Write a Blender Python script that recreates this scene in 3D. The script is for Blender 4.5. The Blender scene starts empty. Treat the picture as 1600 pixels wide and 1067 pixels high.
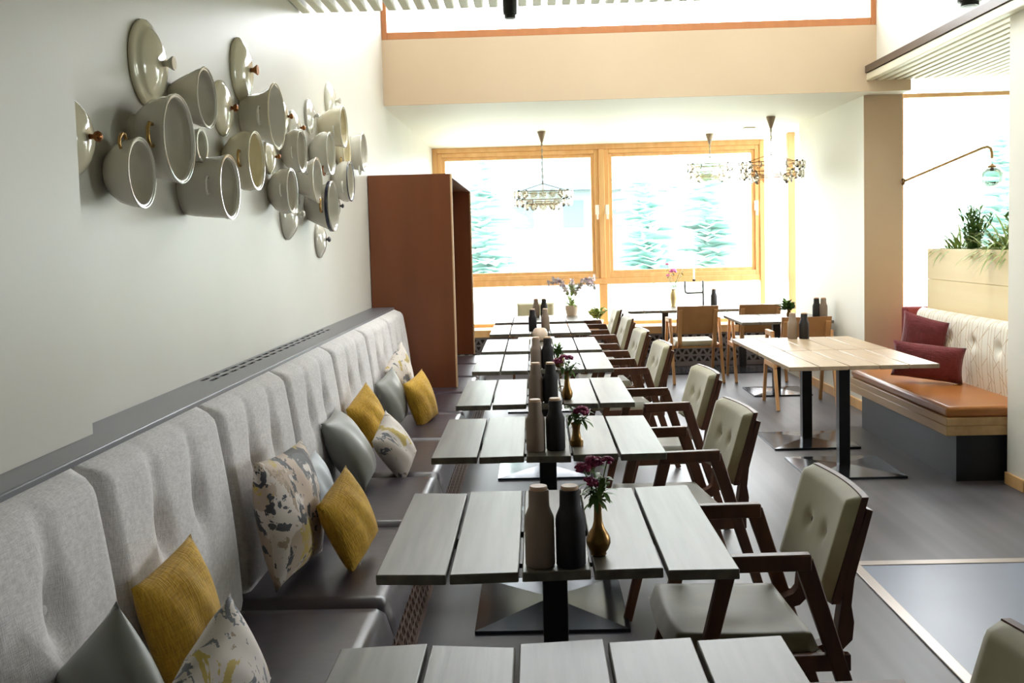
import bpy, bmesh, math, random
from mathutils import Vector, Matrix, Euler
random.seed(7)
S = bpy.context.scene
COL = S.collection
PI = math.pi

# ------------------------------------------------------------------ camera
cd = bpy.data.cameras.new('camera'); cam = bpy.data.objects.new('camera', cd); COL.objects.link(cam)
cd.sensor_width = 36; cd.lens = 35.01; cd.shift_y = -0.0330; cd.clip_start = .05; cd.clip_end = 600
R = ((0.9994106, 0.02195636, -0.02638886), (-0.02486339, -0.06706636, -0.99743868), (-0.02366993, 0.9975069, -0.06648093))
M3 = Matrix((R[0], [-a for a in R[1]], [-a for a in R[2]])).transposed()
cam.matrix_world = Matrix.Translation((0, 0, 1.56)) @ M3.to_4x4()
S.camera = cam
# ------------------------------------------------------------------ sky, sun, exposure
w = bpy.data.worlds.new('sky'); S.world = w; w.use_nodes = True
bg = w.node_tree.nodes['Background']; bg.inputs[0].default_value = (.93, .97, 1.0, 1); bg.inputs[1].default_value = 12.0
S.view_settings.view_transform = 'Standard'; S.view_settings.look = 'None'
S.view_settings.exposure = 0.36; S.view_settings.gamma = 1.0; S.view_settings.use_curve_mapping = False
S.cycles.use_denoising = True
S.cycles.max_bounces = 10; S.cycles.diffuse_bounces = 6; S.cycles.transparent_max_bounces = 24
S.cycles.caustics_reflective = False; S.cycles.caustics_refractive = False
def portal(loc, rot, sx, sy):
    l = bpy.data.lights.new('window_portal', 'AREA'); l.shape = 'RECTANGLE'; l.size = sx; l.size_y = sy
    l.cycles.is_portal = True
    o = bpy.data.objects.new('window_portal', l); COL.objects.link(o); o.location = loc; o.rotation_euler = rot
portal((.8, 12.5, 1.6), (-PI/2, 0, 0), 4.0, 2.3)
portal((2.95, 11.6, 1.5), (0, PI/2, 0), 2.2, 1.6)
portal((4.2, 8.8, 1.4), (-PI/2, 0, 0), 2.1, 2.8)
portal((.85, 8.55, 4.1), (-PI/2, 0, 0), 4.1, 1.6)
portal((.85, 7.0, 4.96), (0, 0, 0), 2.4, 1.2)
portal((5.45, 4.3, 1.6), (0, PI/2, 0), 1.6, 1.8)

# ------------------------------------------------------------------ materials
def srgb(r, g, b):
    f = lambda c: (c/255/12.92) if c/255 <= .04045 else ((c/255+.055)/1.055)**2.4
    return (f(r), f(g), f(b), 1)
def mix(c, k): return tuple(min(1, x*k) for x in c[:3]) + (1,)
def mat(name, c1, c2=None, rough=.5, scale=(6, 6, 6), detail=4, metal=0, bump=0, bscale=None, coat=0, sheen=0, spec=None, contrast=.5, vary=0):
    m = bpy.data.materials.new(name); m.use_nodes = True
    nt = m.node_tree; N = nt.nodes; L = nt.links; p = N['Principled BSDF']
    p.inputs['Roughness'].default_value = rough; p.inputs['Metallic'].default_value = metal
    p.inputs['Coat Weight'].default_value = coat; p.inputs['Coat Roughness'].default_value = .06
    p.inputs['Sheen Weight'].default_value = sheen
    if spec is not None: p.inputs['Specular IOR Level'].default_value = spec
    p.inputs['Base Color'].default_value = c1
    if c2 is not None or bump:
        tc = N.new('ShaderNodeTexCoord'); mp = N.new('ShaderNodeMapping'); mp.inputs['Scale'].default_value = scale
        L.new(tc.outputs['Object'], mp.inputs[0])
        src = mp.outputs[0]
        if vary:
            oi = N.new('ShaderNodeObjectInfo'); ml = N.new('ShaderNodeVectorMath'); ml.operation = 'SCALE'
            cb = N.new('ShaderNodeCombineXYZ')
            for i in range(3): L.new(oi.outputs['Random'], cb.inputs[i])
            L.new(cb.outputs[0], ml.inputs[0]); ml.inputs['Scale'].default_value = 37
            ad = N.new('ShaderNodeVectorMath'); L.new(src, ad.inputs[0]); L.new(ml.outputs[0], ad.inputs[1]); src = ad.outputs[0]
        n = N.new('ShaderNodeTexNoise'); n.inputs['Scale'].default_value = 1; n.inputs['Detail'].default_value = detail
        L.new(src, n.inputs['Vector'])
        if c2 is not None:
            r = N.new('ShaderNodeValToRGB'); r.color_ramp.elements[0].position = .5-contrast/2; r.color_ramp.elements[1].position = .5+contrast/2
            r.color_ramp.elements[0].color = c1; r.color_ramp.elements[1].color = c2
            L.new(n.outputs['Fac'], r.inputs[0]); L.new(r.outputs[0], p.inputs['Base Color'])
        if bump:
            b = N.new('ShaderNodeBump'); b.inputs['Strength'].default_value = bump; b.inputs['Distance'].default_value = .004
            if bscale:
                mp2 = N.new('ShaderNodeMapping'); mp2.inputs['Scale'].default_value = bscale; L.new(tc.outputs['Object'], mp2.inputs[0])
                n2 = N.new('ShaderNodeTexNoise'); n2.inputs['Scale'].default_value = 1; n2.inputs['Detail'].default_value = 2; L.new(mp2.outputs[0], n2.inputs['Vector'])
                L.new(n2.outputs['Fac'], b.inputs['Height'])
            else: L.new(n.outputs['Fac'], b.inputs['Height'])
            L.new(b.outputs[0], p.inputs['Normal'])
    return m
def nodes(m): return m.node_tree.nodes, m.node_tree.links, m.node_tree.nodes['Principled BSDF']
def weave(name, c1, c2, scale, rough=.8, bump=.5, sheen=.2):
    m = mat(name, c1, c2, rough, (9, 9, 9), 3, sheen=sheen)
    N, L, p = nodes(m)
    tc = N.new('ShaderNodeTexCoord'); hs = []
    for i in range(3):
        mp = N.new('ShaderNodeMapping'); sc = [scale*.12]*3; sc[i] = scale; mp.inputs['Scale'].default_value = sc
        n = N.new('ShaderNodeTexNoise'); n.inputs['Scale'].default_value = 1; n.inputs['Detail'].default_value = 1
        L.new(tc.outputs['Object'], mp.inputs[0]); L.new(mp.outputs[0], n.inputs['Vector']); hs.append(n)
    a = N.new('ShaderNodeMath'); a.operation = 'ADD'; L.new(hs[0].outputs['Fac'], a.inputs[0]); L.new(hs[1].outputs['Fac'], a.inputs[1])
    a2 = N.new('ShaderNodeMath'); a2.operation = 'ADD'; L.new(a.outputs[0], a2.inputs[0]); L.new(hs[2].outputs['Fac'], a2.inputs[1])
    rp = N.new('ShaderNodeMapRange'); rp.inputs['From Min'].default_value = 1.1; rp.inputs['From Max'].default_value = 1.9
    rp.inputs['To Min'].default_value = .8; rp.inputs['To Max'].default_value = 1.12
    L.new(a2.outputs[0], rp.inputs['Value'])
    src = p.inputs['Base Color'].links[0].from_socket
    mx = N.new('ShaderNodeVectorMath'); mx.operation = 'SCALE'; L.new(src, mx.inputs[0]); L.new(rp.outputs[0], mx.inputs['Scale']); L.new(mx.outputs[0], p.inputs['Base Color'])
    b = N.new('ShaderNodeBump'); b.inputs['Strength'].default_value = bump; b.inputs['Distance'].default_value = .003
    L.new(a2.outputs[0], b.inputs['Height']); L.new(b.outputs[0], p.inputs['Normal'])
    return m
def glass(name, tint=(1, 1, 1, 1), refl=.08):
    m = bpy.data.materials.new(name); m.use_nodes = True; N = m.node_tree.nodes; L = m.node_tree.links
    N.remove(N['Principled BSDF']); out = N['Material Output']
    t = N.new('ShaderNodeBsdfTransparent'); t.inputs[0].default_value = tint
    g = N.new('ShaderNodeBsdfGlossy'); g.inputs['Roughness'].default_value = .02
    lw = N.new('ShaderNodeLayerWeight'); lw.inputs[0].default_value = .35
    mr = N.new('ShaderNodeMapRange'); mr.inputs['To Min'].default_value = refl*.4; mr.inputs['To Max'].default_value = refl*6
    L.new(lw.outputs['Fresnel'], mr.inputs['Value'])
    x = N.new('ShaderNodeMixShader'); L.new(mr.outputs[0], x.inputs[0]); L.new(t.outputs[0], x.inputs[1]); L.new(g.outputs[0], x.inputs[2]); L.new(x.outputs[0], out.inputs[0])
    return m

M = {}
M['wall'] = mat('wall_paint', srgb(200, 196, 187), srgb(206, 203, 195), .42, (1.5, 1.5, 1.5), bump=.06, bscale=(60, 60, 60))
M['white'] = mat('white_paint', srgb(238, 236, 226), None, .6)
M['taupe'] = mat('taupe_paint', srgb(203, 180, 152), srgb(209, 187, 160), .65, (1.2, 1.2, 1.2))
M['taupe_shaded'] = mat('shaded_taupe_paint', srgb(178, 154, 128), srgb(184, 161, 135), .65, (1.2, 1.2, 1.2))  # fascia taupe darkened, the pillar's shade is put into the colour
M['slat'] = mat('cream_slat', srgb(226, 220, 196), srgb(236, 231, 210), .5, (4, .5, 4))
M['dark'] = mat('dark_void', srgb(52, 48, 44), None, .8)
M['trim_dark'] = mat('dark_bronze_trim', srgb(92, 76, 64), None, .4)
M['floor'] = None
M['brown_frame'] = mat('brown_larch', srgb(178, 112, 66), srgb(190, 124, 76), .5, (14, 14, 1.2))
M['oak_frame'] = mat('honey_spruce', srgb(224, 172, 112), srgb(240, 196, 138), .45, (14, 14, 1.2), vary=1)
M['board'] = mat('grey_oak_board', srgb(82, 77, 68), srgb(122, 117, 105), .38, (26, 1.6, 26), 6, bump=.25, contrast=.6, vary=1, spec=.5)
M['board_edge'] = M['board']
M['tan_board'] = mat('tan_oak_board', srgb(170, 146, 118), srgb(198, 175, 145), .38, (22, 1.5, 22), 6, bump=.15, contrast=.6, vary=1)
M['black'] = mat('black_steel', srgb(22, 22, 24), None, .4)
M['plate'] = mat('black_glass_steel', srgb(70, 74, 80), srgb(82, 86, 92), .16, (3, 3, 3), metal=.75)
M['walnut'] = mat('walnut_wood', srgb(78, 45, 28), srgb(104, 64, 40), .42, (30, 30, 3), bump=.1, vary=1)
M['ashwood'] = mat('ash_wood', srgb(190, 138, 88), srgb(208, 160, 110), .45, (30, 30, 3), vary=1)
M['tan_leather'] = mat('tan_leather', srgb(170, 122, 78), srgb(184, 136, 90), .5, (8, 8, 8))
M['seat_olive'] = mat('olive_velvet', srgb(102, 97, 75), srgb(132, 125, 100), .5, (5, 9, 5), sheen=.6, bump=.2, contrast=.5)
M['back_olive'] = mat('khaki_velvet', srgb(168, 160, 128), srgb(190, 183, 152), .65, (7, 7, 7), sheen=.5, bump=.15)
M['leather'] = mat('aubergine_leather', srgb(54, 46, 54), srgb(66, 56, 64), .3, (3, 3, 3), bump=.25, bscale=(14, 14, 14))
M['backfab'] = weave('pale_grey_weave', srgb(206, 202, 202), srgb(216, 212, 212), 420, .85, .35)
M['mustard'] = weave('mustard_knit', srgb(196, 150, 34), srgb(210, 166, 48), 260, .85, .7)
M['greypil'] = mat('grey_satin', srgb(116, 118, 112), srgb(140, 142, 136), .45, (5, 5, 5), sheen=.4, bump=.3, bscale=(9, 9, 9))
M['bluepil'] = mat('pale_blue_satin', srgb(176, 186, 196), srgb(190, 198, 206), .5, (5, 5, 5), sheen=.3)
M['burgundy'] = weave('burgundy_weave', srgb(118, 50, 58), srgb(132, 60, 66), 160, .8, .8)
M['burg_plain'] = mat('burgundy_cloth', srgb(130, 52, 56), None, .8)
M['ledge'] = mat('grey_ledge', srgb(92, 92, 98), srgb(102, 102, 108), .34, (3, .6, 3))
M['cherry'] = mat('cherry_veneer', srgb(104, 56, 30), srgb(126, 70, 40), .36, (5, 5, .7), 5, bump=.05, contrast=.7)
M['edge_highlight'] = mat('edge_highlight_paint', srgb(214, 178, 138), None, .5)  # highlight on the booth panel edges, put into a pale colour
M['bronze'] = mat('bronze_sheet', srgb(104, 78, 66), srgb(120, 92, 78), .45, (8, 8, 8), metal=.35)
M['pewter'] = mat('grey_sheet', srgb(128, 122, 124), None, .5, metal=.2)
M['ceramic'] = mat('cream_glaze', srgb(214, 211, 200), srgb(222, 219, 208), .07, (3, 3, 3), coat=.6)
M['ceramic_grey'] = mat('grey_glaze', srgb(210, 205, 194), srgb(217, 213, 203), .09, (3, 3, 3), coat=.6)
M['ivory'] = mat('ivory_glaze', srgb(226, 216, 188), srgb(232, 224, 200), .07, (3, 3, 3), coat=.6)
M['gold'] = mat('worn_gold', srgb(196, 158, 98), None, .25, metal=.9)
M['navy'] = mat('navy_band', srgb(38, 44, 72), None, .2)
M['copper'] = mat('copper_knob', srgb(150, 96, 52), None, .25, metal=.8)
M['beige_bottle'] = mat('beige_matt', srgb(150, 133, 120), None, .7)
M['black_bottle'] = mat('carbon_matt', srgb(36, 34, 36), None, .65)
M['bottle_lid'] = mat('beech_lid', srgb(212, 176, 146), None, .5)
M['brass'] = mat('brass', srgb(150, 118, 70), srgb(122, 90, 48), .3, (12, 12, 12), metal=.85)
M['pale_brass'] = mat('pale_brass', srgb(196, 176, 130), None, .4, metal=.5)
M['stem'] = mat('stem_green', srgb(74, 104, 48), srgb(96, 128, 60), .6, (20, 20, 20))
M['leaf'] = mat('leaf_green', srgb(80, 114, 54), srgb(112, 146, 74), .5, (9, 9, 9))
M['leaf_light'] = mat('leaf_pale', srgb(138, 160, 88), srgb(176, 190, 124), .5, (12, 12, 12))
M['petal'] = mat('magenta_petal', srgb(150, 40, 92), srgb(122, 28, 70), .6, (30, 30, 30))
M['petal_pink'] = mat('pink_petal', srgb(216, 96, 168), srgb(232, 140, 190), .6, (30, 30, 30))
M['petal_white'] = mat('white_petal', srgb(236, 228, 232), srgb(222, 206, 220), .6, (14, 14, 14))
M['lantern'] = mat('cream_frosted', srgb(236, 214, 196), None, .35)
M['candle'] = mat('white_wax', srgb(244, 242, 236), None, .5)
M['iron'] = mat('grey_iron', srgb(104, 104, 108), None, .45, metal=.5)
M['tan_seat'] = mat('cognac_leather', srgb(176, 112, 58), srgb(190, 126, 70), .3, (3, 3, 3), bump=.15, bscale=(16, 16, 16))
M['pine'] = mat('pale_pine', srgb(234, 212, 156), srgb(244, 228, 180), .55, (9, 1, 9), 5, contrast=.7, vary=1)
M['bench_oak'] = mat('bench_oak', srgb(190, 150, 100), srgb(214, 178, 128), .45, (24, 2, 24), 5, contrast=.7, vary=1)
M['navy_base'] = mat('navy_black_panel', srgb(36, 38, 44), None, .5)
M['chain'] = mat('dull_brass_chain', srgb(170, 160, 140), None, .35, metal=.6)
M['canopy'] = mat('taupe_canopy', srgb(158, 138, 116), None, .5)
M['strip'] = mat('aluminium_strip', srgb(176, 166, 158), None, .35, metal=.6)
M['tile'] = mat('slate_blue_tile', srgb(116, 124, 140), srgb(134, 142, 158), .33, (1.6, 1.6, 1.6), bump=.1, contrast=.8)
M['soil'] = mat('soil', srgb(60, 48, 38), None, .9)
M['glass'] = glass('window_glass')
M['crystal'] = glass('crystal_glass', (.93, .89, .82, 1), .18)
M['tan_metal'] = mat('satin_tan_metal', srgb(186, 146, 88), None, .5)
M['greenglass'] = glass('green_ribbed_glass', (.86, .95, .88, 1), .14)
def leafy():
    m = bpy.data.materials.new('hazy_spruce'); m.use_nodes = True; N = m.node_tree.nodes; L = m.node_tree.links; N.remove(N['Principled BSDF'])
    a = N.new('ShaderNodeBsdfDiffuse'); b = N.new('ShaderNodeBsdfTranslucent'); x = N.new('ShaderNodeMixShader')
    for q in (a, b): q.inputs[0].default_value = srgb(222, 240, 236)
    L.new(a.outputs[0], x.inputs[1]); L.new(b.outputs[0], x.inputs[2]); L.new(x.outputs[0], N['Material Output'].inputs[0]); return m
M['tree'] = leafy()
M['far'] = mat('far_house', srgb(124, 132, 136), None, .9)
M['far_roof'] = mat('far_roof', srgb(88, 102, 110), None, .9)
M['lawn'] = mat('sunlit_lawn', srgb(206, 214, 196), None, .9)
M['gravel'] = M['lawn']

def floor_mat():
    m = mat('woven_vinyl', srgb(84, 81, 86), srgb(99, 96, 101), .40, (2, .5, 2), 3)
    N, L, p = nodes(m)
    tc = N.new('ShaderNodeTexCoord'); sx = N.new('ShaderNodeSeparateXYZ'); L.new(tc.outputs['Object'], sx.inputs[0])
    # broad tonal stripes running along the room, and a fine thread
    n = N.new('ShaderNodeTexNoise'); n.noise_dimensions = '1D'; n.inputs['Scale'].default_value = 9; n.inputs['Detail'].default_value = 1
    L.new(sx.outputs[0], n.inputs['W'])
    mr = N.new('ShaderNodeMapRange'); mr.inputs['From Min'].default_value = .35; mr.inputs['From Max'].default_value = .65; mr.inputs['To Min'].default_value = .86; mr.inputs['To Max'].default_value = 1.12
    L.new(n.outputs['Fac'], mr.inputs['Value'])
    ch = N.new('ShaderNodeTexChecker'); ch.inputs['Scale'].default_value = 240; ch.inputs[1].default_value = (.88, .88, .88, 1); ch.inputs[2].default_value = (1.1, 1.1, 1.1, 1)
    L.new(tc.outputs['Object'], ch.inputs[0])
    src = p.inputs['Base Color'].links[0].from_socket
    a = N.new('ShaderNodeVectorMath'); a.operation = 'SCALE'; L.new(src, a.inputs[0]); L.new(mr.outputs[0], a.inputs['Scale'])
    b = N.new('ShaderNodeVectorMath'); b.operation = 'MULTIPLY'; L.new(a.outputs[0], b.inputs[0]); L.new(ch.outputs[0], b.inputs[1])
    L.new(b.outputs[0], p.inputs['Base Color'])
    return m
M['floor'] = floor_mat()

def pattern_pillow(name, sc0, dark):
    m = mat(name, (1, 1, 1, 1), None, .7, sheen=.2)
    N, L, p = nodes(m)
    tc = N.new('ShaderNodeTexCoord'); oi = N.new('ShaderNodeObjectInfo')
    ad = N.new('ShaderNodeVectorMath'); cb = N.new('ShaderNodeCombineXYZ')
    mu = N.new('ShaderNodeMath'); mu.operation = 'MULTIPLY'; mu.inputs[1].default_value = 9; L.new(oi.outputs['Random'], mu.inputs[0])
    for i in range(3): L.new(mu.outputs[0], cb.inputs[i])
    L.new(tc.outputs['Object'], ad.inputs[0]); L.new(cb.outputs[0], ad.inputs[1])
    def noise(sc, d, w=0):
        mp = N.new('ShaderNodeMapping'); mp.inputs['Location'].default_value = (w, w*.7, 0); mp.inputs['Scale'].default_value = (sc, sc, sc*.6); mp.inputs['Rotation'].default_value = (0, .6, 0)
        n = N.new('ShaderNodeTexNoise'); n.inputs['Scale'].default_value = 1; n.inputs['Detail'].default_value = d+3; n.inputs['Roughness'].default_value = .62; n.inputs['Distortion'].default_value = .8
        L.new(ad.outputs[0], mp.inputs[0]); L.new(mp.outputs[0], n.inputs['Vector']); return n
    def ramp(n, els):
        r = N.new('ShaderNodeValToRGB'); r.color_ramp.interpolation = 'CONSTANT'; e = r.color_ramp.elements
        e[0].position = els[0][0]; e[0].color = els[0][1]; e[1].position = els[1][0]; e[1].color = els[1][1]
        for q, c in els[2:]: x = e.new(q); x.color = c
        L.new(n.outputs['Fac'], r.inputs[0]); return r
    W = srgb(222, 212, 204); G = srgb(118, 120, 126); D = srgb(62, 60, 64); Y = srgb(196, 172, 92); B = srgb(170, 150, 128)
    W2 = srgb(196, 176, 158) if dark else W; G2 = srgb(78, 78, 82) if dark else G; D2 = srgb(46, 38, 34)
    a = ramp(noise(sc0, 4), [(0, D2), (.31 if not dark else .44, G2), (.385 if not dark else .52, W), (.60, B), (.65, W2)])
    b = ramp(noise(sc0*1.2, 4, 3.3), [(0, D2 if dark else G2), (.33, Y), (.42, W2), (.575, G2), (.63, W2)])
    mk = ramp(noise(sc0*.6, 2, 7.7), [(0, (0, 0, 0, 1)), (.5, (1, 1, 1, 1))])
    x = N.new('ShaderNodeMix'); x.data_type = 'RGBA'
    L.new(mk.outputs[0], x.inputs[0]); L.new(a.outputs[0], x.inputs[6]); L.new(b.outputs[0], x.inputs[7]); L.new(x.outputs[2], p.inputs['Base Color'])
    return m
M['pattern'] = pattern_pillow('leaf_print', 8, False); M['pattern_dark'] = pattern_pillow('dark_leaf_print', 7, True)

def geo_fabric():
    m = mat('cream_fabric_line_print', (1, 1, 1, 1), None, .75)
    N, L, p = nodes(m)
    tc = N.new('ShaderNodeTexCoord'); sx = N.new('ShaderNodeSeparateXYZ'); L.new(tc.outputs['Object'], sx.inputs[0])
    def mt(op, a, b):
        n = N.new('ShaderNodeMath'); n.operation = op
        for i, q in enumerate((a, b)):
            if isinstance(q, (int, float)): n.inputs[i].default_value = q
            else: L.new(q, n.inputs[i])
        return n.outputs[0]
    y, z = sx.outputs[1], sx.outputs[2]
    def bricks(rh, bw, amp, off):
        pp = mt('MULTIPLY', mt('PINGPONG', mt('ADD', y, off), rh), amp)
        cb = N.new('ShaderNodeCombineXYZ'); L.new(mt('ADD', z, pp), cb.inputs[0]); L.new(mt('ADD', y, off), cb.inputs[1])
        br = N.new('ShaderNodeTexBrick'); br.offset = .5; br.inputs['Scale'].default_value = 1; br.inputs['Brick Width'].default_value = bw; br.inputs['Row Height'].default_value = rh
        br.inputs['Mortar Size'].default_value = .0028; br.inputs['Mortar Smooth'].default_value = .3; br.inputs['Bias'].default_value = -1
        c = srgb(236, 233, 220); br.inputs['Color1'].default_value = c; br.inputs['Color2'].default_value = c; br.inputs['Mortar'].default_value = srgb(178, 146, 98)
        L.new(cb.outputs[0], br.inputs['Vector']); return br
    a = bricks(.085, .20, .75, 3.0); b = bricks(.17, .40, -.9, 3.04)
    mx = N.new('ShaderNodeMix'); mx.data_type = 'RGBA'; mx.blend_type = 'DARKEN'; mx.inputs[0].default_value = 1
    L.new(a.outputs['Color'], mx.inputs[6]); L.new(b.outputs['Color'], mx.inputs[7])
    g = N.new('ShaderNodeGamma'); g.inputs[1].default_value = .95; L.new(mx.outputs[2], g.inputs[0]); L.new(g.outputs[0], p.inputs['Base Color'])
    return m
M['geo'] = geo_fabric()

# ------------------------------------------------------------------ mesh helpers
class MB:
    def __init__(s): s.v = []; s.f = []
    def add(s, vs, fs):
        o = len(s.v); s.v += [tuple(v) for v in vs]; s.f += [tuple(i+o for i in f) for f in fs]; return s
    def box(s, x0, x1, y0, y1, z0, z1):
        return s.add([(x0,y0,z0),(x1,y0,z0),(x1,y1,z0),(x0,y1,z0),(x0,y0,z1),(x1,y0,z1),(x1,y1,z1),(x0,y1,z1)],
                     [(0,3,2,1),(4,5,6,7),(0,1,5,4),(1,2,6,5),(2,3,7,6),(3,0,4,7)])
    def hexa(s, b, t):
        return s.add(list(b)+list(t), [(3,2,1,0),(4,5,6,7),(0,1,5,4),(1,2,6,5),(2,3,7,6),(3,0,4,7)])
    def bar(s, a, b, wx, wy, wx2=None, wy2=None):
        # straight bar between two points, section axes in x and y when steep (z-ish), else in y and z
        a = Vector(a); b = Vector(b); wx2 = wx if wx2 is None else wx2; wy2 = wy if wy2 is None else wy2
        d = (b-a).normalized(); u = Vector((0, 1, 0)); n = d.cross(u)
        if n.length < .1: u = Vector((1, 0, 0)); n = d.cross(u)
        n.normalize(); u = n.cross(d).normalized()
        q = lambda c, p, r: [c-n*p/2-u*r/2, c+n*p/2-u*r/2, c+n*p/2+u*r/2, c-n*p/2+u*r/2]
        return s.hexa(q(a, wx, wy), q(b, wx2, wy2))
    def tube(s, pts, r, seg=8, closed=False):
        pts = [Vector(p) for p in pts]; n = len(pts); base = len(s.v); up = None
        for i, p in enumerate(pts):
            if closed: d = pts[(i+1) % n]-pts[i-1]
            else: d = pts[min(i+1, n-1)]-pts[max(i-1, 0)]
            d.normalize()
            if up is None: up = Vector((0, 0, 1)) if abs(d.z) < .9 else Vector((1, 0, 0))
            x = d.cross(up).normalized(); up = x.cross(d).normalized()
            rr = r(i/(n-1)) if callable(r) else r
            for k in range(seg):
                a = 2*PI*k/seg; s.v.append(tuple(p+x*math.cos(a)*rr+up*math.sin(a)*rr))
        m = n if closed else n-1
        for i in range(m):
            for k in range(seg):
                a = base+i*seg+k; b = base+i*seg+(k+1) % seg; j = ((i+1) % n)*seg
                s.f.append((a, b, base+j+(k+1) % seg, base+j+k))
        if not closed:
            s.f.append(tuple(base+k for k in range(seg))[::-1]); s.f.append(tuple(base+(n-1)*seg+k for k in range(seg)))
        return s
    def lathe(s, prof, seg=24, mtx=None, cap0=False, cap1=False, wob=None):
        base = len(s.v); mtx = mtx or Matrix()
        for (r, z) in prof:
            for k in range(seg):
                a = 2*PI*k/seg; rr = r*(wob(a, z) if wob else 1)
                s.v.append(tuple(mtx @ Vector((rr*math.cos(a), rr*math.sin(a), z))))
        for i in range(len(prof)-1):
            for k in range(seg):
                s.f.append((base+i*seg+k, base+i*seg+(k+1) % seg, base+(i+1)*seg+(k+1) % seg, base+(i+1)*seg+k))
        if cap0: s.f.append(tuple(base+k for k in range(seg))[::-1])
        if cap1: s.f.append(tuple(base+(len(prof)-1)*seg+k for k in range(seg)))
        return s
    def ball(s, c, r, seg=10, rings=7, sq=(1, 1, 1), jit=0):
        prof = [(max(.001, math.sin(PI*i/rings))*r, -math.cos(PI*i/rings)*r) for i in range(rings+1)]
        o = len(s.v); s.lathe(prof, seg)
        for i in range(o, len(s.v)):
            v = s.v[i]; j = 1+random.uniform(-jit, jit); s.v[i] = (c[0]+v[0]*sq[0]*j, c[1]+v[1]*sq[1]*j, c[2]+v[2]*sq[2]*j)
        return s
    def grid(s, nu, nv, fn, flip=False):
        o = len(s.v)
        for j in range(nv+1):
            for i in range(nu+1): s.v.append(tuple(fn(i/nu, j/nv)))
        for j in range(nv):
            for i in range(nu):
                a = o+j*(nu+1)+i; q = (a, a+1, a+nu+2, a+nu+1); s.f.append(q[::-1] if flip else q)
        return s
    def prism(s, poly, y0, y1):   # polygon in x,z extruded along y
        n = len(poly); o = len(s.v)
        for y in (y0, y1): s.v += [(p[0], y, p[1]) for p in poly]
        s.f += [tuple(o+i for i in range(n)), tuple(o+n+i for i in range(n))[::-1]]
        for i in range(n): s.f.append((o+i, o+n+i, o+n+(i+1) % n, o+(i+1) % n))
        return s
    def blade(s, base, dirv, length, width, droop, seg=6):
        d = Vector(dirv).normalized(); side = d.cross(Vector((0, 0, 1)))
        side = side.normalized() if side.length > .05 else Vector((1, 0, 0))
        p = Vector(base); o = len(s.v); st = length/seg
        for i in range(seg+1):
            t = i/seg; ww = width*(math.sin(PI*min(.999, .12+.88*t))**.7)*.5
            s.v += [tuple(p-side*ww), tuple(p+Vector((0, 0, -ww*.3))), tuple(p+side*ww)]
            p = p+d*st; d = (d+Vector((0, 0, -droop/seg))).normalized()
        for i in range(seg):
            a = o+i*3; s.f += [(a, a+1, a+4, a+3), (a+1, a+2, a+5, a+4)]
        return s
    def build(s, name, m, parent=None, smooth=0, bevel=0, seg=2, loc=None):
        me = bpy.data.meshes.new(name); me.from_pydata(s.v, [], s.f)
        bm = bmesh.new(); bm.from_mesh(me); bmesh.ops.recalc_face_normals(bm, faces=bm.faces); bm.to_mesh(me); bm.free()
        me.materials.append(m)
        if smooth or bevel:
            me.polygons.foreach_set('use_smooth', [True]*len(me.polygons))
            me.set_sharp_from_angle(angle=math.radians(smooth if smooth else 35))
        o = bpy.data.objects.new(name, me); COL.objects.link(o)
        if bevel:
            b = o.modifiers.new('bevel', 'BEVEL'); b.width = bevel; b.segments = seg; b.limit_method = 'ANGLE'; b.harden_normals = False
        if parent: o.parent = parent
        if loc: o.location = loc
        return o
def tag(o, label=None, cat=None, group=None, kind=None):
    if label: o['label'] = label
    if cat: o['category'] = cat
    if group: o['group'] = group
    if kind: o['kind'] = kind
    return o
def thing(name, label, cat, loc=(0, 0, 0), rot=(0, 0, 0), group=None):
    o = bpy.data.objects.new(name, None); o.empty_display_size = .1; COL.objects.link(o)
    o.location = loc; o.rotation_euler = rot; return tag(o, label, cat, group)
def struct(o): o['kind'] = 'structure'; return o
def copy_tree(o, parent=None):
    c = o.copy(); COL.objects.link(c)
    if parent: c.parent = parent
    for ch in list(o.children): copy_tree(ch, c)
    return c
def B(*a): return MB().box(*a)

def perf(mb, o, u, v, nu, rows, a, hole=.6, depth=.006):
    """sheet pierced by triangles; o corner, u unit vector along, v unit vector up"""
    o = Vector(o); u = Vector(u); v = Vector(v); h = a*.866; n = u.cross(v)
    for r in range(rows):
        for i in range(2*nu-1):
            x = i*a/2
            t = [(x, r*h), (x+a, r*h), (x+a/2, (r+1)*h)] if (i+r) % 2 == 0 else [(x, (r+1)*h), (x+a/2, r*h), (x+a, (r+1)*h)]
            c = (sum(p[0] for p in t)/3, sum(p[1] for p in t)/3)
            q = [(c[0]+(p[0]-c[0])*hole, c[1]+(p[1]-c[1])*hole) for p in t]
            P = [o+u*p[0]+v*p[1] for p in t]; Q = [o+u*p[0]+v*p[1] for p in q]; D = [p-n*depth for p in Q]
            mb.add(P+Q+D, [(0, 1, 4, 3), (1, 2, 5, 4), (2, 0, 3, 5), (3, 4, 7, 6), (4, 5, 8, 7), (5, 3, 6, 8)])
    return mb

# ================================================================== SETTING
XW = -1.23      # left wall
YF = 8.66       # pillar plane
YB = 8.42       # fascia plane
XA = 2.845       # right wall of the window bay
YW = 12.35      # window plane
ZC = 2.722       # bay ceiling
ZS = 2.818       # underside of slats
YV = 5.46       # near edge of the light well
XV = 2.93
struct(B(-1.4, 6.0, -3, 13, -.2, 0).build('floor', M['floor']))
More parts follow.
